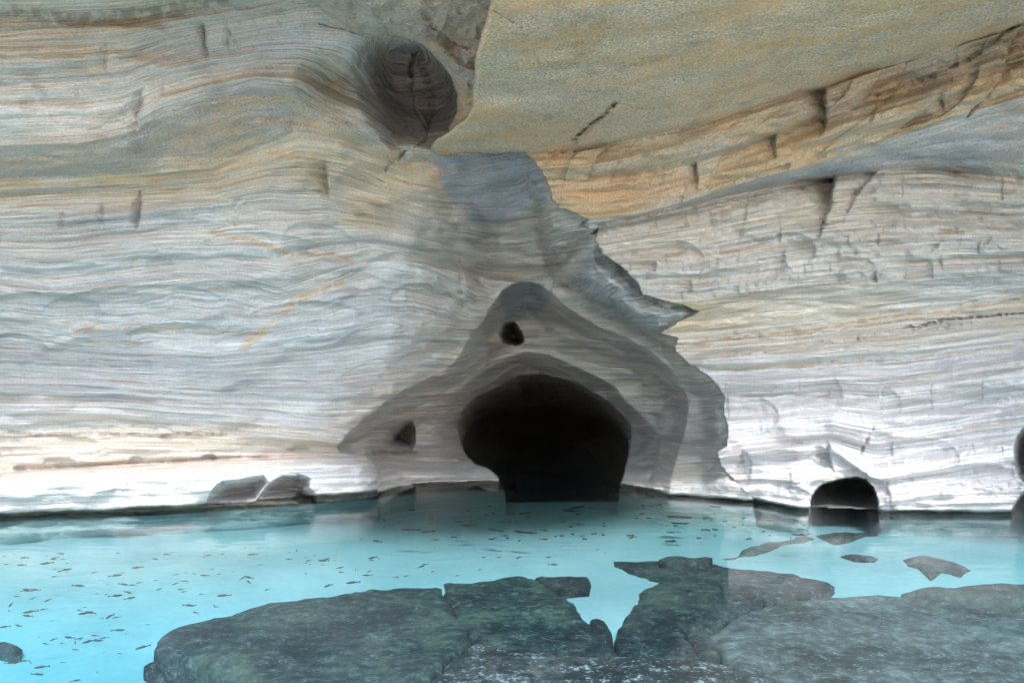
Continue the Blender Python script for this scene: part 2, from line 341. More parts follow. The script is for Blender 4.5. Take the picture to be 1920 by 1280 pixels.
# ---- fine relief in world space
S0 = np.where(maskR, SR, SL)
Xw = U*Y0; Zw = EYE+V*Y0
bend = 0.04*fbm(Xw*.4, Y0*.5, Zw*.8, 2) + 0.010*fbm(Xw*1.2, Y0*1.2, Zw*3, 3)
S = S0 + bend + np.where(maskR | maskG, 0, 0.13*hd + 0.15*soft(sdO, .95, 220) - .15*bowl(sdA, .75, 75, 2.4))
S = np.where(maskC, 6.0+0.25*(Y0-9)+0.6*bend, S)
inner = np.clip(sdA/60, 0, 1)*(~maskR)*(~maskG)
slab = maskR & (KR < 2.0)
rough = np.where(slab, 0.6, 1.0)*np.where(maskC, 0.7, 1.0)
t1 = fbm(Xw*.22, Y0*.22, S*3.0, 2); t2 = fbm(Xw*.28, Y0*.28, S*9, 2); t3 = fbm(Xw*.45, Y0*.45, S*27, 2)
pm = sstep(-.2, .45, fbm(Xw*.5+4, Y0*.5, S*1.4, 2))
crumb = fbm(Xw*11, Y0*11, Zw*14, 3)
terr = 0.14*np.tanh(t1*7) + (.008+0.028*pm)*np.tanh(t2*11) + (.006+0.016*pm)*np.tanh(t3*5) + .05*crumb*(np.exp(-(t2*14)**2)*sstep(-.1, .3, fbm(Xw*1.1, Y0*1.1, Zw, 2))) + .008*crumb + .035*np.exp(-((t1-.12)*30)**2) + .02*np.exp(-((t2+.08)*22)**2)*pm
terr = terr*np.where(maskR & (KR > 4), 1.35, 1.0)
lump = 0.10*np.tanh(4*fbm(Xw*.8+3, Y0*.8, Zw*2.6, 3)) + 0.06*fbm(Xw*1.3, Y0*1.3, Zw*1.6, 4) + 0.035*(np.abs(fbm(Xw*4, Y0*4, Zw*6, 3))-0.2)
deep = np.clip(sdB/40, 0, 1)*(~maskR)
Yf = Y0 + slab*0.07*fbm((PX+2.5*PY)/420, (PY+.35*PX)/90, 3.1, 4) + rough*(terr*0.62*(1-0.4*deep) + lump) 
# ragged creases where beds part
def crack(pts, w, dep, m=None):
    global Yf
    p = pts; d = seg_dist(wx, wy, p, False)
    mod = .3+.7*sstep(-.25, .45, shifted(pts[0][0])); ww = w*(.35+.65*mod)
    a = .6*dep*mod*np.clip(1-d/ww, 0, 1)**1.2
    Yf = Yf + (a if m is None else a*m)
nR = ~maskR
crack([(779, 100), (772, 128), (769, 145), (775, 150), (768, 165), (778, 185), (776, 200), (790, 222), (800, 240), (803, 262), (790, 270), (770, 275), (755, 290), (722, 320)], 5, .3, nR)
crack([(779, 100), (773, 120), (769, 143)], 8, .6, nR)
crack([(850, 165), (838, 190), (822, 205), (808, 228), (803, 250)], 3, .2, nR)
crack([(600, 44), (690, 70), (700, 64), (745, 42), (800, 45)], 3, .15)
crack([(812, 50), (840, 70), (860, 84), (880, 90)], 5, .15)
crack([(860, 488), (864, 520), (862, 560), (866, 575)], 5, .25, nR)
crack([(885, 415), (884, 428)], 2.5, .15, nR); crack([(985, 305), (996, 350), (1005, 400), (1010, 450), (1022, 500), (1040, 530)], 4, .12, nR)
crack([(1022, 500), (1050, 470), (1090, 450)], 4, .12, nR)
crack([(1040, 530), (1075, 545), (1110, 566), (1160, 590), (1200, 620), (1240, 650)], 5, .16, nR)
crack([(1075, 260), (1100, 238), (1130, 218), (1155, 196)], 7, .4)
crack([(1160, 194), (1200, 205), (1260, 200)], 3, .12); crack([(1190, 112), (1278, 106), (1281, 160)], 2.5, .08); crack([(925, 20), (990, 60), (1010, 120)], 3, .08); crack([(1360, 60), (1480, 40), (1600, 55)], 3, .10)
crack([(1440, 170), (1500, 140), (1620, 120)], 3, .12); crack([(1280, 60), (1360, 68), (1440, 66)], 3, .1)
crack([(1930, 40), (1880, 62), (1830, 105), (1790, 125), (1700, 160), (1640, 180)], 6, .3)
crack([(1925, 110), (1890, 130), (1850, 180), (1810, 222)], 5, .2)
crack([(1325, 476), (1318, 500), (1305, 540)], 3, .08); crack([(1325, 476), (1360, 495)], 3, .08)
crack([(1640, 800), (1620, 835), (1612, 850), (1606, 880)], 5, .18)
crack([(1100, 412), (1085, 430), (1078, 448)], 5, .2)
crack([(0, 808), (60, 812), (130, 813), (200, 814), (300, 813), (400, 812)], 4, .10, maskR == 0)
crack([(0, 882), (100, 878), (240, 868), (400, 862), (640, 853)], 4, .10, nR)
crack([(700, 852), (730, 848), (780, 846)], 4, .25, nR)
crack([(1300, 700), (1400, 690), (1560, 678), (1700, 655), (1920, 618)], 3, .12)
crack([(1350, 740), (1500, 738), (1700, 735), (1920, 720)], 2.5, .06)
crack([(1250, 640), (1500, 612), (1700, 590), (1920, 545)], 3, .08)
crack([(240, 490), (350, 455), (480, 440), (560, 470), (680, 490)], 2.5, .06, nR)
crack([(1310, 745), (1200, 700), (1130, 650), (1060, 610)], 3, .08, nR)
# strings of pits along two beds
for i in range(46):
    f = i/45; cx = 1700+220*f+rng.uniform(-3, 3); cy = 618-44*f - 6*rng.rand()
    if i > 12: cy = 603-20*(f-.2)
    Yf += scoop(cx, cy, 4+2*rng.rand(), 2.6, .12, 0)
for i in range(60):
    f = rng.rand(); Yf += scoop(1360+460*f, 668-62*f+rng.uniform(-3, 3), 2.4, 1.8, .06, 0)
# undercut band at the waterline, later blackened with algae and painted shade
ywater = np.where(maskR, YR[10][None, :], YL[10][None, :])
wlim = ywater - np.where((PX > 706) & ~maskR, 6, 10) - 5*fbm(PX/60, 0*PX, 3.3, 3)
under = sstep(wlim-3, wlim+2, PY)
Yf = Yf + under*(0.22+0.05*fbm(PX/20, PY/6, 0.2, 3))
flo = 0.05+0.10*fbm(PX/60, PY/30, 5.2, 2)
flo = np.where(inside(PX, PY, [(1500, 860), (1670, 860), (1670, 1010), (1500, 1010)]) | (PX > 1880), -.3, flo)
flo = np.where((sdQ > -6) & maskR, -.03, flo)
Yfl = np.where(V < -.05, (EYE-flo)/np.maximum(-V, .05), 99)
top = (PY < ywater-12) & ~maskG & (sdB < 3) & (PX > 640)
Yf = np.where(top & (PX < 2100), np.minimum(Yf, np.maximum(Yfl, 11)), Yf)
beach = (~maskG) & (~maskR) & (PX > 700) & (PY > 800) & (sdB < 3)
z2 = -np.clip(PY-ywater, 0, 400)*.006
Yf = np.where(beach, np.minimum(Yf, (EYE-z2+.02)/np.maximum(-V, .05)), Yf)
Yf = np.maximum(Yf, 1.2)
# keep the waterline where it belongs: relax relief near it
Zf = EYE + V*Yf; Xf = U*Yf
S = S + 0.2*(Zf-(EYE+V*Y0)) + .07*nR*(Yf-Y0)*sstep(700, 450, PY)
S = S + 0.0

# ------------------------------------------------------------------ colour of the stone itself (stains, beds), as vertex colours
tint = np.ones(PX.shape+(3,), np.float32)
ochre = np.zeros_like(PX); cool = np.zeros_like(PX); gran = np.zeros_like(PX); algae_shade = np.zeros_like(PX); lam = np.ones_like(PX)
def ell(cx, cy, rx, ry, rot=0, soft=.5):
    c, s = math.cos(rot), math.sin(rot); X = wx-cx; Y = wy-cy
    a = (X*c+Y*s)/rx; b = (-X*s+Y*c)/ry; return sstep(1, 1-soft, np.sqrt(a*a+b*b)+0.35*fbm(PX/45, PY/25, 8.1, 4))
def setmax(a, b): return np.maximum(a, b)
def lv(K, a, b, e=.12): return sstep(a-e, a+e, K)*sstep(b+e, b-e, K)
nRf = nR.astype(np.float32); Rf = maskR.astype(np.float32)
# left family: levels 2 cream, 3 grey olive underside, 4 olive yellow, 5 white, 6 blue grey, 7.. pale blue, 8 beige, ledge white
cool += nRf*(0.75*lv(KL, 3, 4) + 0.25*lv(KL, 5, 6) + 0.85*lv(KL, 6, 7, .3) + .62*lv(KL, 7, 8.0, .3) + .15*lv(KL, 8, 9))
dark0 = 0
ochre += nRf*(0.55*lv(KL, -1, 2.05, .2) + 0.30*lv(KL, 2, 2.4, .2) + 0.35*lv(KL, 3, 4) + .62*lv(KL, 4, 5, .25) + .12*lv(KL, 6, 7, .3) + .30*lv(KL, 8, 9, .2))
dark = nRf*(.15*lv(KL, 3, 4) + .12*lv(KL, 4, 5, .2) + .5*lv(KL, -1, 2.0, .1)*sstep(-.1, .3, shifted(5)))
# right family
cool += Rf*(0.2*lv(KR, 0, 2, .05) + .85*lv(KR, 3, 4, .1) + .5*lv(KR, 5, 5.6, .2)*sstep(1300, 1700, PX))
ochre += Rf*(0.75*lv(KR, -1, 2, .05) + .8*lv(KR, 2, 3, .05) + .12*lv(KR, 3, 4) + .25*lv(KR, 4, 4.5, .3) + .8*lv(KR, 5, 6, .1)*sstep(1800, 1350, PX) + .35*lv(KR, 6, 7, .15))
dark += Rf*.35*lv(KR, 2, 3, .05)
gran += Rf*lv(KR, -1, 2, .02) + .6*Rf*lv(KR, 2, 3, .02) + .5*Rf*lv(KR, 3, 4, .05) + .5*nRf*lv(KL, 3, 4)
mC = maskC.astype(np.float32); ochre = np.where(maskC, .55, ochre); cool = np.where(maskC, .35, cool); dark = np.where(maskC, .1, dark); gran = np.where(maskC, .8, gran)
# centre
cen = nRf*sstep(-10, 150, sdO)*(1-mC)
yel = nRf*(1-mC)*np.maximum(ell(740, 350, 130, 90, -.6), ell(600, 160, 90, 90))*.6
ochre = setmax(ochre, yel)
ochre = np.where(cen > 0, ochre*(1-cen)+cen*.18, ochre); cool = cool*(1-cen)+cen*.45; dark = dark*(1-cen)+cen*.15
blue = nRf*.9*sstep(-5, 5, sdf(wx2, wy2, [(815, 300), (862, 288), (990, 282), (1012, 320), (1034, 372), (1000, 392), (962, 405), (925, 420), (886, 425), (872, 400), (840, 370), (826, 345)]))
blue2 = nRf*sstep(-6, 6, sdf(wx2, wy2, [(935, 560), (950, 535), (985, 523), (1020, 535), (1040, 555), (1010, 590), (950, 600)]))*.6
pink = nRf*(ell(815, 330, 16, 24) + ell(925, 640, 50, 14, .5)*.6)
brn = nRf*np.clip(sdA/40, 0, 1)*sstep(1010, 780, PX)*sstep(640, 760, PY)
grn = nRf*np.clip(sdO/60, 0, 1)*sstep(1000, 1130, PX)
inn = nRf*sstep(0, 60, sdA2)*(~maskG)
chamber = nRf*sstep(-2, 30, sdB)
hol = nRf*(1-mC)*sstep(0, 60, sdH2)
orange_blob = Rf*ell(1180, 350, 150, 40, -.08, .4)*lv(KR, 2, 3, .03)
algae_shade = under*sstep(1015, 1005, PY)
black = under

def ch(c): return np.array(c, np.float32)
base = np.zeros(PX.shape+(3,), np.float32)
pale = ch((.60, .565, .525)); coolc = ch((.42, .435, .45)); och = ch((.60, .46, .27)); dk = ch((.32, .28, .235))
cool = np.clip(cool*(1+.8*fbm(Xf*.9, Yf*.9, S*2.5, 3)), 0, 1); ochre = np.clip(ochre*(1+1.3*fbm(Xf*1.1+9, Yf*1.1, S*2.0, 4)), 0, 1)
dark = np.clip(dark*np.where(maskR, 1, 1-.35*(1-cen)), 0, 1)
def mix(a, b, t): return a*(1-t[..., None]) + b*t[..., None]
base[:] = pale
base = mix(base, coolc, cool); base = mix(base, och, ochre*.75); base = mix(base, dk, dark*.5)
base = mix(base, ch((.74, .60, .42)), Rf*lv(KR, -1, 2, .02)*.8)            # the roof is a bed of ochre-stained stone
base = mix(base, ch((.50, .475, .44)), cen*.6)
base = mix(base, ch((.57, .555, .56)), Rf*lv(KR, 6.6, 12, .5)*.7)
base = mix(base, ch((.57, .55, .54)), maskG*nRf*.85)
base = mix(base, ch((.62, .40, .27)), maskG*nRf*sstep(26, 8, sdG)*sstep(640, 500, PX)*.35)
base = mix(base, ch((.41, .43, .465)), np.clip(blue, 0, 1)); base = mix(base, ch((.28, .32, .36)), np.clip(blue2, 0, 1))
base = mix(base, ch((.60, .42, .30)), np.clip(pink, 0, 1)*.8)
base = mix(base, ch((.66, .42, .24)), np.clip(orange_blob, 0, 1)*.6)
base = mix(base, ch((.48, .41, .36)), nRf*ell(760, 790, 190, 130, -.3)*.7)   # brownish beds at the grotto's left foot
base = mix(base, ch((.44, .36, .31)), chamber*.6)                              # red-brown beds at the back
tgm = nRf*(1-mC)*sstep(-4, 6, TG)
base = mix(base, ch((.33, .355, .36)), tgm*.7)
VEIN = seg_dist(wxb, wyb, [(985, 305), (996, 350), (1005, 400), (1014, 450), (1030, 510), (1045, 532), (1110, 566), (1160, 590), (1200, 620), (1250, 655)], False)
vm = nRf*sstep(13, 5, VEIN); base = mix(base, ch((.40, .335, .27)), vm*.6*sstep(-.4, .3, shifted(3)))
Vn2 = seg_dist(wxb, wyb, [(1030, 500), (1060, 470), (1095, 445)], False); base = mix(base, ch((.30, .25, .21)), nRf*sstep(22, 8, Vn2)*.6)
def vein(pts, w, c, amt, m):
    global base
    d = seg_dist(wxb*.6+wx*.4, wyb*.6+wy*.4, pts, False); k = shifted(pts[0][0]+w)
    base = mix(base, ch(c), m*amt*sstep(w, w*.3, d)*sstep(-.45, .2, k))
TAN = (.50, .36, .22); YEL = (.56, .45, .24); PK = (.56, .40, .30); RB = (.25, .16, .12)
Lm = nRf*(1-mC)
for p_, w_, c_, a_ in [([(455, 650), (500, 615), (520, 595), (560, 560), (600, 545), (640, 530)], 12, TAN, .7), ([(400, 440), (470, 450), (520, 470), (560, 478), (620, 475), (660, 490)], 7, TAN, .8),
     ([(140, 620), (260, 615), (380, 622), (500, 625)], 5, TAN, .7), ([(790, 290), (740, 350), (700, 390), (650, 420)], 18, YEL, .4), ([(510, 175), (600, 240), (680, 275)], 7, YEL, .7),
     ([(690, 85), (670, 125), (640, 150), (600, 170), (575, 190)], 8, (.52, .42, .33), .8), ([(0, 876), (240, 868), (420, 860), (640, 850)], 9, PK, .4), ([(0, 812), (200, 816), (420, 812)], 6, RB, .6),
     ([(0, 350), (200, 335), (400, 318), (520, 280)], 6, YEL, .6), ([(60, 520), (200, 515), (400, 500)], 3, TAN, .7), ([(0, 750), (300, 752), (560, 760)], 3, TAN, .6), ([(420, 800), (560, 806), (640, 800)], 3, TAN, .6),
     ([(780, 100), (800, 150), (812, 190), (800, 240)], 12, RB, .55), ([(600, 700), (700, 690), (800, 650), (860, 600)], 5, TAN, .5), ([(700, 848), (780, 846)], 6, RB, .8), ([(640, 700), (740, 735), (840, 680)], 3, TAN, .5),
     ([(0, 20), (150, 40), (300, 20), (420, 0)], 22, (.27, .20, .15), .7), ([(0, 50), (120, 62), (240, 50)], 14, TAN, .6), ([(300, 180), (420, 150), (560, 110)], 5, TAN, .6), ([(0, 195), (200, 190), (260, 175)], 5, TAN, .6)]:
    vein(p_, w_, c_, a_, Lm)
for p_, w_, c_, a_ in [([(1240, 650), (1400, 632), (1560, 610), (1920, 560)], 5, TAN, .8), ([(1300, 690), (1500, 690), (1620, 680), (1920, 650)], 4, TAN, .7), ([(1350, 742), (1500, 740), (1700, 738)], 3, RB, .5),
     ([(1200, 480), (1400, 470), (1600, 450), (1900, 430)], 5, TAN, .6), ([(1130, 424), (1300, 390), (1450, 366), (1560, 342)], 12, RB, .5), ([(1320, 640), (1500, 625), (1800, 590)], 3, RB, .5),
     ([(1640, 330), (1750, 322), (1900, 345)], 4, TAN, .7), ([(960, 130), (1100, 110), (1300, 120), (1430, 90), (1700, 50)], 12, (.68, .46, .20), .6), ([(900, 160), (1000, 150), (1130, 140)], 6, (.6, .5, .35), .7),
     ([(1130, 40), (1090, 90), (1070, 60)], 26, (.62, .38, .17), .5), ([(1560, 20), (1750, 10), (1900, 0)], 16, (.64, .48, .25), .6), ([(1320, 200), (1420, 150), (1500, 130)], 14, (.60, .42, .22), .55), ([(1080, 265), (1130, 220), (1155, 196)], 8, RB, .5)]:
    vein(p_, w_, c_, a_, Rf)
vein([(800, -20), (812, 50), (806, 70), (850, 84), (890, 100)], 15, RB, .7, mC)
base = mix(base, ch((.035, .04, .025)), black*.92)  # waterline band: black algae colour that also paints the undercut's shade
base = mix(base, ch((.66, .76, .76)), sstep(3, 9, PY-ywater)*.85)
base = np.clip(base, .01, .9)

base = np.clip(base, .01, .9)
# ------------------------------------------------------------------ materials
def nodes(name):
    m = bpy.data.materials.new(name); m.use_nodes = True; nt = m.node_tree; nt.nodes.clear()
    def N(t, **k):
        n = nt.nodes.new(t)
        for a, b in k.items(): setattr(n, a, b)
        return n
    return m, nt, N, nt.links.new
def mathn(N, Lk, op, a, b=None, c=None):
    n = N('ShaderNodeMath', operation=op)
    for i, v in enumerate((a, b, c)):
        if v is None: continue
        if isinstance(v, (int, float)): n.inputs[i].default_value = v
        else: Lk(v, n.inputs[i])
    return n.outputs[0]
def ramp(N, Lk, f, stops):
    n = N('ShaderNodeValToRGB'); e = n.color_ramp.elements
    while len(e) < len(stops): e.new(.5)
    for x, (p, c) in zip(e, stops): x.position = p; x.color = (c, c, c, 1) if isinstance(c, (int, float)) else (*c, 1)
    Lk(f, n.inputs[0]); return n.outputs[0]
def mixc(N, Lk, t, a, b, f, mode='MIX'):
    n = N('ShaderNodeMix', data_type='RGBA', blend_type=mode)
    for i, v in ((0, f), (6, a), (7, b)):
        if isinstance(v, (int, float)): n.inputs[i].default_value = v
        elif isinstance(v, tuple): n.inputs[i].default_value = (*v, 1)
        else: Lk(v, n.inputs[i])
    return n.outputs[2]

def rock_material():
    m, nt, N, Lk = nodes("banded_limestone")
    M = lambda *a: mathn(N, Lk, *a)
    geo = N('ShaderNodeNewGeometry'); sep = N('ShaderNodeSeparateXYZ'); Lk(geo.outputs['Position'], sep.inputs[0])
    st = N('ShaderNodeAttribute', attribute_name='strata').outputs['Fac']
    gr = N('ShaderNodeAttribute', attribute_name='grain').outputs['Fac']
    bc = N('ShaderNodeAttribute', attribute_name='stone').outputs['Color']
    # wander of the laminae
    wn_ = N('ShaderNodeTexNoise'); Lk(geo.outputs['Position'], wn_.inputs['Vector']); wn_.inputs['Scale'].default_value = 3.0; wn_.inputs['Detail'].default_value = 3
    st2 = M('ADD', st, M('MULTIPLY', M('SUBTRACT', wn_.outputs['Fac'], .5), .03))
    def bed(h, v, det=2, rough=.5):
        c = N('ShaderNodeCombineXYZ'); Lk(M('MULTIPLY', sep.outputs[0], h), c.inputs[0]); Lk(M('MULTIPLY', sep.outputs[1], h), c.inputs[1]); Lk(M('MULTIPLY', st2, v), c.inputs[2])
        n = N('ShaderNodeTexNoise'); n.inputs['Scale'].default_value = 1; n.inputs['Detail'].default_value = det; n.inputs['Roughness'].default_value = rough
        Lk(c.outputs[0], n.inputs['Vector']); return n.outputs['Fac']
    b1 = bed(.16, 7, 2); b2 = bed(.25, 28, 2, .6); b3 = bed(.45, 95, 3, .7); b4 = bed(.22, 15, 1)
    def n3(s, d, r=.6):
        n = N('ShaderNodeTexNoise'); n.inputs['Scale'].default_value = s; n.inputs['Detail'].default_value = d; n.inputs['Roughness'].default_value = r
        Lk(geo.outputs['Position'], n.inputs['Vector']); return n.outputs['Fac']
    g1 = n3(42, 3, .8); g2 = n3(2.2, 4, .65); g3 = n3(9, 3, .7)
    lamw = M('SUBTRACT', 1.0, M('MULTIPLY', gr, .8))
    # brightness of beds and laminae
    v = M('ADD', M('MULTIPLY', M('SUBTRACT', b1, .5), .6), M('MULTIPLY', M('SUBTRACT', b2, .5), .3))
    v = M('ADD', v, M('MULTIPLY', M('SUBTRACT', b3, .5), 1.15))
    b5 = bed(.3, 22, 2, .55); b6 = bed(.2, 48, 2, .6)
    def hair(f, c, w): return ramp(N, Lk, M('ABSOLUTE', M('SUBTRACT', f, c)), [(0.0, 1.0), (w, 0.0)])
    dline = M('ADD', M('MULTIPLY', hair(b5, .5, .022), .8), M('MULTIPLY', hair(b6, .52, .03), .6))
    lline = M('ADD', M('MULTIPLY', hair(b5, .56, .02), .6), M('MULTIPLY', hair(b6, .44, .03), .7))
    patchy = ramp(N, Lk, g2, [(.38, .25), (.6, 1.0)])
    dline = M('MULTIPLY', dline, patchy)
    v = M('ADD', v, M('SUBTRACT', M('MULTIPLY', lline, .16), M('MULTIPLY', dline, .17)))
    v = M('MULTIPLY', v, lamw)
    v = M('ADD', v, M('MULTIPLY', M('SUBTRACT', g2, .5), .35))
    v = M('ADD', v, M('MULTIPLY', M('SUBTRACT', g1, .5), M('ADD', .85, M('MULTIPLY', gr, 1.7))))
    val = M('ADD', 1.0, v)
    vc = N('ShaderNodeCombineXYZ'); [Lk(val, vc.inputs[i]) for i in range(3)]
    col_ = mixc(N, Lk, None, bc, vc.outputs[0], 1.0, 'MULTIPLY')
    # warm / cool drift between laminae
    warm = ramp(N, Lk, b2, [(.52, 0.0), (.66, 1.0)]); coolm = ramp(N, Lk, b4, [(.34, 1.0), (.48, 0.0)])
    col_ = mixc(N, Lk, None, col_, mixc(N, Lk, None, col_, (1.0, .86, .66), 1.0, 'MULTIPLY'), M('MULTIPLY', warm, .25))
    col_ = mixc(N, Lk, None, col_, mixc(N, Lk, None, col_, (.82, .92, 1.0), 1.0, 'MULTIPLY'), M('MULTIPLY', coolm, .45))
    # thin ochre partings, broken along their length
    line = M('ABSOLUTE', M('SUBTRACT', b4, .56)); line = ramp(N, Lk, line, [(.0, 1.0), (.012, 0.0)])
    line = M('MULTIPLY', line, ramp(N, Lk, g2, [(.46, 0.0), (.6, 1.0)]))
    col_ = mixc(N, Lk, None, col_, (.42, .27, .13), M('MULTIPLY', M('MULTIPLY', line, lamw), .85))
    # orange and grey mottling of the grainy undersides
    mpn = N('ShaderNodeMapping'); mpn.inputs['Rotation'].default_value = (0, 0, -.5); mpn.inputs['Scale'].default_value = (.55, 1.7, 1.6); Lk(geo.outputs['Position'], mpn.inputs[0])
    sn = N('ShaderNodeTexNoise'); sn.inputs['Scale'].default_value = 1.1; sn.inputs['Detail'].default_value = 5; sn.inputs['Roughness'].default_value = .7; Lk(mpn.outputs[0], sn.inputs['Vector'])
    mot = ramp(N, Lk, M('ADD', M('MULTIPLY', sn.outputs['Fac'], .75), M('MULTIPLY', g3, .25)), [(.46, 0.0), (.58, 1.0)])
    col_ = mixc(N, Lk, None, col_, (.78, .48, .22), M('MULTIPLY', M('MULTIPLY', mot, gr), .6))
    mot2 = ramp(N, Lk, M('ADD', M('MULTIPLY', g2, .6), M('MULTIPLY', g3, .4)), [(.36, 1.0), (.47, 0.0)])
    col_ = mixc(N, Lk, None, col_, (.36, .29, .24), M('MULTIPLY', M('MULTIPLY', mot2, gr), .45))
    # pits
    vo = N('ShaderNodeTexVoronoi'); vo.inputs['Scale'].default_value = 22; Lk(geo.outputs['Position'], vo.inputs['Vector'])
    pit = M('MULTIPLY', ramp(N, Lk, vo.outputs['Distance'], [(.05, 1.0), (.16, 0.0)]), ramp(N, Lk, g3, [(.58, 0.0), (.66, 1.0)]))
    col_ = mixc(N, Lk, None, col_, (.12, .09, .06), M('MULTIPLY', pit, .55))
    p = N('ShaderNodeBsdfPrincipled'); Lk(col_, p.inputs['Base Color']); p.inputs['Roughness'].default_value = .85; p.inputs['Specular IOR Level'].default_value = .3
    h = M('ADD', M('MULTIPLY', M('MULTIPLY', b3, lamw), .9), M('MULTIPLY', g1, M('ADD', .7, M('MULTIPLY', gr, 1.3)))); h = M('ADD', h, M('MULTIPLY', g3, .9)); h = M('ADD', h, M('MULTIPLY', M('MULTIPLY', b2, lamw), 1.6))
    h = M('SUBTRACT', h, M('MULTIPLY', pit, .8)); h = M('SUBTRACT', h, M('MULTIPLY', M('MULTIPLY', dline, lamw), .9))
    bp = N('ShaderNodeBump'); bp.inputs['Strength'].default_value = .75; bp.inputs['Distance'].default_value = .03; Lk(h, bp.inputs['Height'])
    Lk(bp.outputs[0], p.inputs['Normal'])
    o = N('ShaderNodeOutputMaterial'); Lk(p.outputs[0], o.inputs[0]); return m
rock = rock_material()

# ------------------------------------------------------------------ cut the chart into its rock bodies and link them
def link(name, me, mat=None, parent=None):
    o = bpy.data.objects.new(name, me); C.objects.link(o)
    if mat: me.materials.append(mat)
    if parent: o.parent = parent
    return o
H, W = PX.shape
idx = np.arange(H*W).reshape(H, W)
region = np.zeros((H, W), np.int8)                       # 0 left wall
region[(sdA > 0) | ((sdO > 30) & (PX > 800))] = 1        # grotto
region[PY < -300] = 2
region[(KL < 2.0)] = 2                                    # roof over the left wall
region[maskC] = 5
region[maskG] = 3
region[maskR] = 4; region[maskR & (KR < 2.0)] = 2
fr = region[:-1, :-1].ravel()
quads = np.stack([idx[:-1, :-1], idx[1:, :-1], idx[1:, 1:], idx[:-1, 1:]], -1).reshape(-1, 4)
P = np.stack([Xf, Yf, Zf], -1).reshape(-1, 3).astype(np.float32)
info = [("striped_wall", "pale striped limestone wall sweeping in benches left of the dark grotto"),
        ("grotto", "arched grotto hollowed in the rock with a dark chamber at the water"),
        ("cave_roof", "grainy ochre and grey rock ceiling sloping over the pool"),
        ("shore_ledge", "low white rock ledge along the water below the striped wall"),
        ("bright_wall", "bright layered limestone wall right of the grotto with a small cave at the water"),
        ("hanging_block", "angular cream rock hanging from the ceiling over the round hollow")]
Sa = S.ravel().astype(np.float32); Ga = np.clip(gran, 0, 1).ravel().astype(np.float32)
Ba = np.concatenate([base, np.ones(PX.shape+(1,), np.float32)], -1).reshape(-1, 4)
for r, (nm, lab) in enumerate(info):
    q = quads[fr == r]
    if not len(q): continue
    used, inv = np.unique(q, return_inverse=True); inv = inv.reshape(-1, 4)
    me = bpy.data.meshes.new(nm)
    me.vertices.add(len(used)); me.vertices.foreach_set('co', P[used].ravel())
    me.loops.add(inv.size); me.loops.foreach_set('vertex_index', inv.ravel().astype(np.int32))
    me.polygons.add(len(inv)); me.polygons.foreach_set('loop_start', np.arange(0, inv.size, 4, dtype=np.int32))
    me.polygons.foreach_set('use_smooth', np.ones(len(inv), bool))
    me.update(calc_edges=True)
    a = me.attributes.new('strata', 'FLOAT', 'POINT'); a.data.foreach_set('value', Sa[used])
    a = me.attributes.new('grain', 'FLOAT', 'POINT'); a.data.foreach_set('value', Ga[used])
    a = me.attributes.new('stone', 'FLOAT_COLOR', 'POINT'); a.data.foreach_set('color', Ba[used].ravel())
    o = link(nm, me, rock); o['kind'] = 'structure'; o['label'] = lab
print("bodies done")

# ------------------------------------------------------------------ water and its bed
BED = -.85
def bedz(Y): return BED + .51*sstep(7.0, 10.5, Y) - 1.5*sstep(14.0, 16.0, Y)
def sheet(name, x0, x1, y0, y1, nx, ny, zf, mat):
    X, Y = np.meshgrid(np.linspace(x0, x1, nx), np.linspace(y0, y1, ny)); Z = zf(X, Y)
    v = np.stack([X, Y, Z], -1).reshape(-1, 3); i = np.arange(nx*ny).reshape(ny, nx)
    f = np.stack([i[:-1, :-1], i[:-1, 1:], i[1:, 1:], i[1:, :-1]], -1).reshape(-1, 4)
    me = bpy.data.meshes.new(name); me.from_pydata(v.tolist(), [], f.tolist()); me.polygons.foreach_set('use_smooth', [True]*len(f))
    o = link(name, me, mat); o['kind'] = 'structure'; return o
def sand():
    m, nt, N, Lk = nodes("scatter_tinted_sand"); M = lambda *a: mathn(N, Lk, *a)
    geo = N('ShaderNodeNewGeometry')
    def n3(s, d):
        n = N('ShaderNodeTexNoise'); n.inputs['Scale'].default_value = s; n.inputs['Detail'].default_value = d; Lk(geo.outputs['Position'], n.inputs['Vector']); return n.outputs['Fac']
    a = n3(.8, 5); b = n3(14, 5)
    c = ramp(N, Lk, M('ADD', M('MULTIPLY', a, .7), M('MULTIPLY', b, .3)), [(.35, (.44, .55, .59)), (.6, (.56, .67, .70))])  # bluish cast stands in for light scattered in the milky water
    p = N('ShaderNodeBsdfPrincipled'); Lk(c, p.inputs['Base Color']); p.inputs['Roughness'].default_value = .9
    o = N('ShaderNodeOutputMaterial'); Lk(p.outputs[0], o.inputs[0]); return m
bed = sheet("pool_bed", -30, 30, -8, 46, 400, 440, lambda X, Y: bedz(Y) + .30*np.exp(-((X-1.0)/.9)**2-((Y-8.3)/1.0)**2) + 0.05*fbm(X*.4, Y*.4, 0*X, 3) + 0.01*fbm(X*2.5, Y*2.5, 0*X, 2), sand())
bed['label'] = "pale sandy bed of the pool seen through turquoise water"

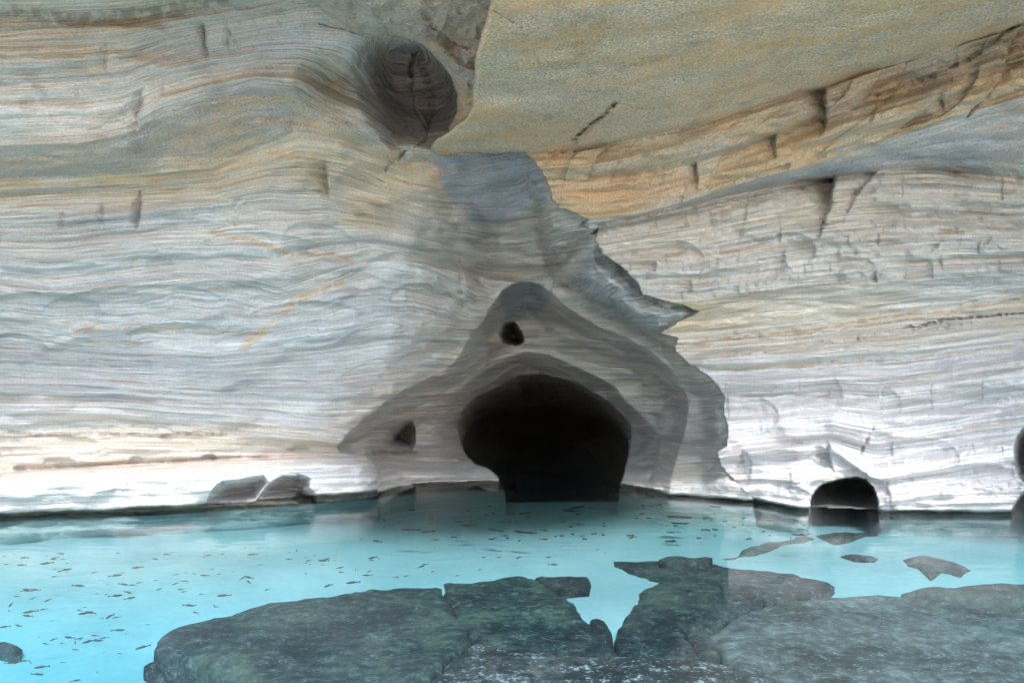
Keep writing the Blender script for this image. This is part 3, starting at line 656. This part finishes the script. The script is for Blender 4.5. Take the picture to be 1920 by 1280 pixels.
def bounce_mat():
    m, nt, N, Lk = nodes("warm_bounce_sand"); geo = N('ShaderNodeNewGeometry'); n = N('ShaderNodeTexNoise'); n.inputs['Scale'].default_value = 5; n.inputs['Detail'].default_value = 4; Lk(geo.outputs['Position'], n.inputs['Vector'])
    p = N('ShaderNodeBsdfPrincipled'); Lk(ramp(N, Lk, n.outputs['Fac'], [(.35, (.42, .35, .27)), (.6, (.66, .57, .46))]), p.inputs['Base Color']); p.inputs['Roughness'].default_value = .9
    o = N('ShaderNodeOutputMaterial'); Lk(p.outputs[0], o.inputs[0]); return m
bounce_ground = sheet("bounce_ground", -60, 60, -60, 4.2, 120, 120, lambda X, Y: np.where(Y > 2.8, (2.8-Y)*.9, np.clip((2.8-Y)*.3, 0, .5)) + np.clip(-Y*.02, 0, 1) + 0.05*fbm(X*.6, Y*.6, 0*X, 3), bounce_mat())  # unseen ground, added to bounce sunlight up to the cave roof
bounce_ground['label'] = "unseen pale ground behind the camera, added to bounce light into the cave"
def water_mat():
    m, nt, N, Lk = nodes("pool_water"); M = lambda *a: mathn(N, Lk, *a)
    geo = N('ShaderNodeNewGeometry'); mp = N('ShaderNodeMapping'); mp.inputs['Scale'].default_value = (.8, 2.2, 1); Lk(geo.outputs['Position'], mp.inputs[0])
    n = N('ShaderNodeTexNoise'); n.inputs['Scale'].default_value = 3.5; n.inputs['Detail'].default_value = 3; Lk(mp.outputs[0], n.inputs['Vector'])
    n2 = N('ShaderNodeTexNoise'); n2.inputs['Scale'].default_value = .25; n2.inputs['Detail'].default_value = 2; Lk(geo.outputs['Position'], n2.inputs['Vector'])
    bp = N('ShaderNodeBump'); bp.inputs['Distance'].default_value = .009; bp.inputs['Strength'].default_value = .6
    Lk(M('MULTIPLY', n.outputs['Fac'], ramp(N, Lk, n2.outputs['Fac'], [(.35, .25), (.65, 1.0)])), bp.inputs['Height'])
    fr_ = N('ShaderNodeFresnel'); fr_.inputs['IOR'].default_value = 1.33; Lk(bp.outputs[0], fr_.inputs['Normal'])
    gl = N('ShaderNodeBsdfGlossy'); gl.inputs['Roughness'].default_value = .0; Lk(bp.outputs[0], gl.inputs['Normal'])
    tr = N('ShaderNodeBsdfTransparent'); tr.inputs[0].default_value = (1, 1, 1, 1)
    mx = N('ShaderNodeMixShader'); Lk(fr_.outputs[0], mx.inputs[0]); Lk(tr.outputs[0], mx.inputs[1]); Lk(gl.outputs[0], mx.inputs[2])
    o = N('ShaderNodeOutputMaterial'); Lk(mx.outputs[0], o.inputs[0])
    ab = N('ShaderNodeVolumeAbsorption'); ab.inputs['Color'].default_value = (.0, .86, .97, 1); ab.inputs['Density'].default_value = .38; Lk(ab.outputs[0], o.inputs['Volume']); return m
wv = [(-29, -7, 0), (29, -7, 0), (29, 45, 0), (-29, 45, 0), (-29, -7, -3.2), (29, -7, -3.2), (29, 45, -3.2), (-29, 45, -3.2)]
me = bpy.data.meshes.new("pool_water"); me.from_pydata(wv, [], [(0, 1, 2, 3), (7, 6, 5, 4), (0, 4, 5, 1), (1, 5, 6, 2), (2, 6, 7, 3), (3, 7, 4, 0)])
water = link("pool_water", me, water_mat()); water['kind'] = 'structure'; water['label'] = "still clear turquoise water of the cave pool"

# ------------------------------------------------------------------ drowned slabs
def algae_mat(name, c1, c2, c3, spark=.0, scale=1.0):
    m, nt, N, Lk = nodes(name); M = lambda *a: mathn(N, Lk, *a)
    geo = N('ShaderNodeNewGeometry')
    def n3(s, d, r=.65):
        n = N('ShaderNodeTexNoise'); n.inputs['Scale'].default_value = s*scale; n.inputs['Detail'].default_value = d; n.inputs['Roughness'].default_value = r; Lk(geo.outputs['Position'], n.inputs['Vector']); return n.outputs['Fac']
    a = n3(1.6, 5, .7); b = n3(9, 6, .8); c = n3(45, 4)
    cc = ramp(N, Lk, M('ADD', M('MULTIPLY', a, .55), M('MULTIPLY', b, .45)), [(.41, c1), (.5, c2), (.59, c3)])
    cc = mixc(N, Lk, None, cc, (.5, .55, .55), M('MULTIPLY', ramp(N, Lk, M('ADD', M('MULTIPLY', b, .5), M('MULTIPLY', c, .5)), [(.54, 0.0), (.60, 1.0)]), spark))
    p = N('ShaderNodeBsdfPrincipled'); Lk(cc, p.inputs['Base Color']); p.inputs['Roughness'].default_value = .9
    bp = N('ShaderNodeBump'); bp.inputs['Distance'].default_value = .03; bp.inputs['Strength'].default_value = .8; Lk(M('ADD', b, M('MULTIPLY', c, .5)), bp.inputs['Height']); Lk(bp.outputs[0], p.inputs['Normal'])
    o = N('ShaderNodeOutputMaterial'); Lk(p.outputs[0], o.inputs[0]); return m
M_GREEN = algae_mat("green_algae_rock", (.012, .018, .024), (.052, .064, .070), (.15, .16, .115), .35)
M_DARK = algae_mat("dark_drowned_rock", (.015, .018, .022), (.04, .042, .045), (.12, .12, .12), .45)
M_GREY = algae_mat("grey_drowned_rock", (.05, .05, .05), (.14, .14, .135), (.28, .28, .27), .6)  # base lightened to stand in for the bright wall's reflection
M_GLINT = algae_mat("glint_painted_rock", (.02, .02, .024), (.05, .05, .055), (.16, .155, .15), 1.0, .7)  # strong white flecks paint sparkles reflected off the water
M_BROWN = algae_mat("brown_drowned_rock", (.09, .08, .075), (.16, .14, .125), (.26, .235, .21), .3)

def slab_rock(name, outline, ztop, thick, mat, label, group=None, cat='rock', dip=(0, 0), rag=9, step=None, bumpy=.06, lip=(.05, .035)):
    """Outline given where the slab's rim is seen; turned into metres on its own top plane, then given sides down to the bed."""
    ctr = outline[0]
    pts = []
    n = len(outline)
    for i in range(n):                                  # subdivide the rim and make it ragged
        a = outline[i]; b = outline[(i+1) % n]; m = max(1, int(math.hypot(b[0]-a[0], (b[1]-a[1])*2)/9))
        for k in range(m):
            t = k/m; pts.append((a[0]+(b[0]-a[0])*t, a[1]+(b[1]-a[1])*t))
    pa = np.array(pts)
    pa[:, 1] += rag*.5*fbm(pa[:, 0]/20, pa[:, 1]/20, 1.5, 3); pa[:, 0] += rag*fbm(pa[:, 0]/20, pa[:, 1]/14, 8.5, 3)
    Yv = F*(EYE-ztop)/(pa[:, 1]-640); Xv = (pa[:, 0]-960)/F*Yv
    cx, cy = Xv.mean(), Yv.mean()
    x0, x1, y0, y1 = Xv.min(), Xv.max(), Yv.min(), Yv.max()
    st_ = step or max(.03, min(.09, (x1-x0)/60))
    import mathutils
    from mathutils import geometry
    inner = []
    poly = list(zip(Xv.tolist(), Yv.tolist()))
    GX, GY = np.meshgrid(np.arange(x0+st_/2, x1, st_), np.arange(y0+st_/2, y1, st_))
    ok = inside(GX, GY, poly) & (seg_dist(GX, GY, poly, True) > st_*.55)
    gxs = GX[ok]+rng.uniform(-.2, .2, ok.sum())*st_; gys = GY[ok]+rng.uniform(-.2, .2, ok.sum())*st_
    allp = [Vector(p) for p in poly] + [Vector(p) for p in zip(gxs.tolist(), gys.tolist())]
    nb = len(poly)
    vs, es, fs, *_ = geometry.delaunay_2d_cdt(allp, [(i, (i+1) % nb) for i in range(nb)], [list(range(nb))], 1, 1e-5)
    v = np.array([(p.x, p.y) for p in vs]); 
    dd = seg_dist(v[:, 0].astype(np.float32), v[:, 1].astype(np.float32), poly, True)
    rim = dd < 1e-4
    z = ztop + dip[0]*(v[:, 0]-cx) + dip[1]*(v[:, 1]-cy) + bumpy*fbm(v[:, 0]*1.6, v[:, 1]*1.6, 0*v[:, 0]+ztop*7, 4) - lip[0]*np.exp(-dd/lip[1])
    verts = [(a, b, c) for (a, b), c in zip(v.tolist(), z.tolist())]; faces = [list(f) for f in fs]
    # sides
    from collections import Counter
    cnt = Counter()
    for f in faces:
        for i in range(len(f)): cnt[(f[i], f[(i+1) % len(f)])] += 1
    bd = [e for e in cnt if (e[1], e[0]) not in cnt]
    low = {}
    for a, b in bd:
        for q in (a, b):
            if q not in low:
                x, y, zz = verts[q]; k = .96+.05*float(pnoise(x*3, y*3, 1.0))
                low[q] = [len(verts), len(verts)+1]
                verts.append((cx+(x-cx)*1.0, cy+(y-cy)*1.0-.01, zz-thick*.35+.03*float(pnoise(x*5, y*5, 4.0))))
                verts.append((cx+(x-cx)*k, cy+(y-cy)*k, zz-thick))
        faces.append([b, a, low[a][0], low[b][0]]); faces.append([low[b][0], low[a][0], low[a][1], low[b][1]])
    me = bpy.data.meshes.new(name); me.from_pydata(verts, [], faces); me.polygons.foreach_set('use_smooth', [True]*len(faces))
    if len(me.polygons): me.update()
    o = link(name, me, mat); o['label'] = label; o['category'] = cat
    if group: o['group'] = group
    return o
G = 'rock slabs lying under the water'
slab_rock("rock_slab", [(292, 1208), (300, 1188), (330, 1166), (400, 1151), (470, 1131), (600, 1110), (720, 1098), (828, 1090), (838, 1115), (852, 1136), (880, 1176), (884, 1192), (850, 1222), (800, 1275), (790, 1330),
    (520, 1330), (470, 1290), (440, 1268), (400, 1252), (380, 1236), (340, 1222), (300, 1220)], -.42, .24, M_GREEN, "broad grey green slab under water with rounded left end", G, dip=(0, -.01))
slab_rock("rock_slab", [(828, 1090), (930, 1082), (1000, 1075), (1050, 1084), (1092, 1108), (1104, 1130), (1106, 1160), (1122, 1180), (1150, 1215), (1200, 1250), (1100, 1250), (890, 1240), (882, 1190), (850, 1136), (836, 1112)],
    -.41, .9, M_GREEN, "dark green mossy slab under water left of the white sand gap", G)
slab_rock("rock_slab", [(1004, 1077), (1050, 1072), (1108, 1075), (1110, 1090), (1104, 1112), (1060, 1110), (1030, 1096)], -.34, .3, M_DARK, "small dark wedge slab under water at the top of the sand gap", G, rag=3)
slab_rock("rock_slab", [(1128, 1044), (1200, 1050), (1330, 1055), (1365, 1060), (1450, 1066), (1520, 1077), (1566, 1092), (1520, 1112), (1440, 1128), (1330, 1090), (1236, 1082), (1180, 1072), (1150, 1060)],
    -.34, .5, M_DARK, "dark streaked slab under water with pointed left end beyond the sand gap", G)
slab_rock("rock_slab", [(1236, 1084), (1330, 1092), (1438, 1130), (1392, 1140), (1330, 1172), (1286, 1188), (1310, 1216), (1350, 1246), (1250, 1246), (1165, 1236), (1152, 1200), (1166, 1150), (1196, 1110)],
    -.37, .9, M_GREEN, "olive mossy slab under water right of the white sand gap", G)
slab_rock("rock_slab", [(1440, 1132), (1560, 1112), (1640, 1110), (1750, 1120), (1850, 1135), (1920, 1146), (2060, 1170), (2200, 1320), (1700, 1340), (1420, 1340), (1372, 1250), (1352, 1222), (1330, 1186), (1350, 1168), (1400, 1142)],
    -.33, .9, M_GREY, "large pale grey slab under water filling the near right corner", G)
slab_rock("rock_slab", [(884, 1200), (960, 1206), (1090, 1222), (1200, 1222), (1300, 1228), (1372, 1240), (1430, 1262), (1450, 1330), (780, 1330), (800, 1276), (846, 1228)],
    -.27, .8, M_GLINT, "blackish slab with painted white water glints just under the water in front", G, bumpy=.05)
slab_rock("rock_slab", [(1236, 1040), (1270, 1036), (1336, 1037), (1320, 1044), (1260, 1045)], -.2, .4, M_DARK, "flat thin dark slab alone on turquoise sand near the middle", G, rag=2)
slab_rock("rock_slab", [(1330, 1034), (1378, 1027), (1386, 1018), (1440, 1004), (1500, 994), (1540, 996), (1520, 1008), (1466, 1014), (1452, 1022), (1400, 1030), (1375, 1036)], -.26, .1, M_BROWN, "brown slab under water running toward the small cave", G, rag=7, lip=(.12, .13))
slab_rock("rock_slab", [(1518, 990), (1560, 986), (1600, 988), (1650, 985), (1648, 994), (1610, 1004), (1570, 1012), (1550, 1008), (1536, 1000)], -.26, .1, M_DARK, "black drowned slab in front of the small cave mouth", G, rag=7, lip=(.12, .13))
slab_rock("rock_slab", [(1680, 1034), (1720, 1030), (1760, 1036), (1822, 1050), (1800, 1058), (1766, 1056), (1744, 1064), (1720, 1050), (1700, 1046)], -.26, .1, M_BROWN, "brown drowned slab alone before the bright wall", G, rag=7, lip=(.12, .13))
slab_rock("rock_slab", [(1690, 1092), (1730, 1086), (1790, 1082), (1860, 1078), (1920, 1079), (2000, 1080), (2050, 1110), (1920, 1108), (1860, 1112), (1800, 1106), (1740, 1104)], -.26, .1, M_BROWN, "long brown drowned slab at the right edge behind the large pale one", G, rag=7, lip=(.12, .13))
slab_rock("rock_slab", [(1560, 1030), (1590, 1026), (1660, 1034), (1650, 1044), (1600, 1042)], -.26, .1, M_DARK, "narrow dark drowned slab just right of the middle of the far water", G, rag=5, lip=(.12, .13))
G2 = 'loose stones on the pool bed'
slab_rock("stone", [(270, 1242), (300, 1232), (340, 1232), (362, 1244), (330, 1256), (300, 1256)], -.62, .2, M_DARK, "leaf shaped dark stone off the rounded end of the big slab", G2, rag=2, cat='stone')
slab_rock("stone", [(372, 1246), (392, 1240), (440, 1262), (480, 1310), (430, 1290), (400, 1272)], -.58, .25, M_DARK, "dark broken stone under the near left rim of the big slab", G2, rag=3, cat='stone')
slab_rock("stone", [(1098, 1118), (1130, 1116), (1132, 1128), (1120, 1132), (1100, 1130)], -.40, .2, M_DARK, "square dark stone on the white sand gap", G2, rag=2, cat='stone')
slab_rock("stone", [(1096, 1155), (1140, 1152), (1150, 1190), (1130, 1190), (1104, 1176)], -.40, .2, M_DARK, "dark blocky stone in the narrow end of the sand gap", G2, rag=3, cat='stone')
slab_rock("stone", [(1285, 1182), (1330, 1178), (1352, 1215), (1340, 1236), (1310, 1226)], -.34, .3, M_DARK, "dark stone wedged between the olive and the pale slab", G2, rag=3, cat='stone')
for (x, y, s, z) in [(12, 1208, 22, -.62), (28, 1210, 14, -.6), (180, 1133, 9, -.7), (8, 1230, 12, -.7), (300, 1268, 14, -.6), (44, 1200, 12, -.7), (16, 1126, 20, -.5), (225, 1212, 6, -1), (80, 1232, 7, -1)]:
    k = [(x+s*math.cos(a)*(1+.25*rng.rand()), y+s*.36*math.sin(a)*(1+.25*rng.rand())) for a in np.linspace(0, 6.283, 9)[:-1]]
    slab_rock("stone", k, z, .12, M_DARK, "small dark stone scattered on the bed at the left edge", 'small stones scattered at the left edge', rag=1.5, cat='stone')

# ------------------------------------------------------------------ small fish
def fish_mesh():
    me = bpy.data.meshes.new("small_fish"); vs = []; fs = []
    prof = [(0, .004, .006), (.08, .035, .05), (.22, .06, .095), (.42, .065, .10), (.62, .045, .07), (.78, .02, .035), (.86, .012, .03)]
    n = 8
    for x, wy_, hz in prof:
        for k in range(n):
            a = 2*math.pi*k/n; vs.append((x-.5, .75*wy_*math.cos(a), .72*hz*math.sin(a)))
    for i in range(len(prof)-1):
        for k in range(n):
            fs.append((i*n+k, i*n+(k+1) % n, (i+1)*n+(k+1) % n, (i+1)*n+k))
    fs.append(tuple(range(n))[::-1])
    b = len(vs)          # forked tail, thin but solid
    for s in (-.006, .006):
        vs += [(.34, s, .028), (.50, s, .07), (.45, s, 0), (.50, s, -.07), (.34, s, -.028)]
    fs += [(b, b+1, b+2), (b, b+2, b+4), (b+2, b+3, b+4), (b+5, b+7, b+6), (b+5, b+9, b+7), (b+7, b+9, b+8)]
    for i in range(5):
        j = (i+1) % 5; fs.append((b+i, b+5+i, b+5+j, b+j))
    c = len(vs)          # dorsal fin
    for s in (-.004, .004): vs += [(-.1, s, .06), (.02, s, .11), (.1, s, .06)]
    fs += [(c, c+1, c+2), (c+3, c+5, c+4), (c, c+3, c+4, c+1), (c+1, c+4, c+5, c+2)]
    me.from_pydata(vs, [], fs); me.polygons.foreach_set('use_smooth', [True]*len(fs)); return me
M_FISH = algae_mat("fish_skin", (.05, .06, .05), (.10, .11, .09), (.17, .17, .13), .0, 6)
fm = fish_mesh(); fm.materials.append(M_FISH)
def put_fish(px, py, L_, ang, z, label, grp):
    Y = F*(EYE-z)/(py-640); X = (px-960)/F*Y
    o = bpy.data.objects.new("small_fish", fm); C.objects.link(o); o.location = (X, Y, z); o.rotation_euler = (0, 0, ang); o.scale = (L_,)*3
    o['label'] = label; o['category'] = 'fish'; o['group'] = grp
rr = random.Random(5)
pool_zone = [(0, 1035), (300, 1030), (640, 1015), (900, 960), (1250, 985), (1330, 1020), (1130, 1040), (1000, 1068), (800, 1085), (560, 1105), (400, 1140), (300, 1165), (280, 1200), (260, 1290), (0, 1290)]
n = 0
while n < 190:
    px = rr.uniform(5, 1330); py = rr.uniform(960, 1276)
    if not inside(np.array([px]), np.array([py]), pool_zone)[0]: continue
    if px > 700 and rr.random() < .35: continue
    L_ = rr.uniform(.06, .15) if rr.random() < .45 else rr.uniform(.03, .07)
    where = "open turquoise water at the left" if px < 650 else "far turquoise water before the grotto"
    put_fish(px, py, L_, rr.gauss(.2, .7)+(math.pi if rr.random() < .3 else 0), rr.uniform(-.2, -.05), "small slim dark fish swimming in the " + where, "small fish in the " + where)
    n += 1
# ------------------------------------------------------------------ floating twigs and leaf scraps in the shaded far water
M_TWIG = algae_mat("rotten_leaf", (.02, .018, .015), (.04, .035, .03), (.07, .06, .05), 0, 4)
def scrap_mesh(k):
    r = random.Random(k); n = 14; vs = []; 
    rad = [r.uniform(.55, 1.1) for _ in range(n)]
    for s in (-.006, .004):
        for i in range(n):
            a = 2*math.pi*i/n; vs.append((.5*rad[i]*math.cos(a), .22*rad[i]*math.sin(a), s+.003*math.sin(3*a)))
    fs = [tuple(range(n))[::-1], tuple(range(n, 2*n))] + [(i, (i+1) % n, n+(i+1) % n, n+i) for i in range(n)]
    me = bpy.data.meshes.new("leaf_scrap"); me.from_pydata(vs, [], fs); me.materials.append(M_TWIG); return me
sm = [scrap_mesh(k) for k in range(6)]
for i in range(90):
    if i < 64: px = min(1340, max(720, rr.gauss(1020, 170))); py = rr.uniform(942, 1012)
    else: px = rr.uniform(1240, 1520); py = rr.uniform(965, 1010)
    Y = F*EYE/(py-640); X = (px-960)/F*Y; L_ = rr.uniform(.02, .09) if rr.random() < .8 else rr.uniform(.12, .35)
    o = bpy.data.objects.new("leaf_scrap", rr.choice(sm)); C.objects.link(o); o.location = (X, Y, -.02); o.rotation_euler = (0, 0, rr.gauss(0, .5)); o.scale = (L_, L_*rr.uniform(.5, 1), 1)
    o['label'] = "thin dark leaf scrap floating on the far water before the grotto"; o['category'] = 'leaf'; o['group'] = 'leaf scraps floating before the grotto'
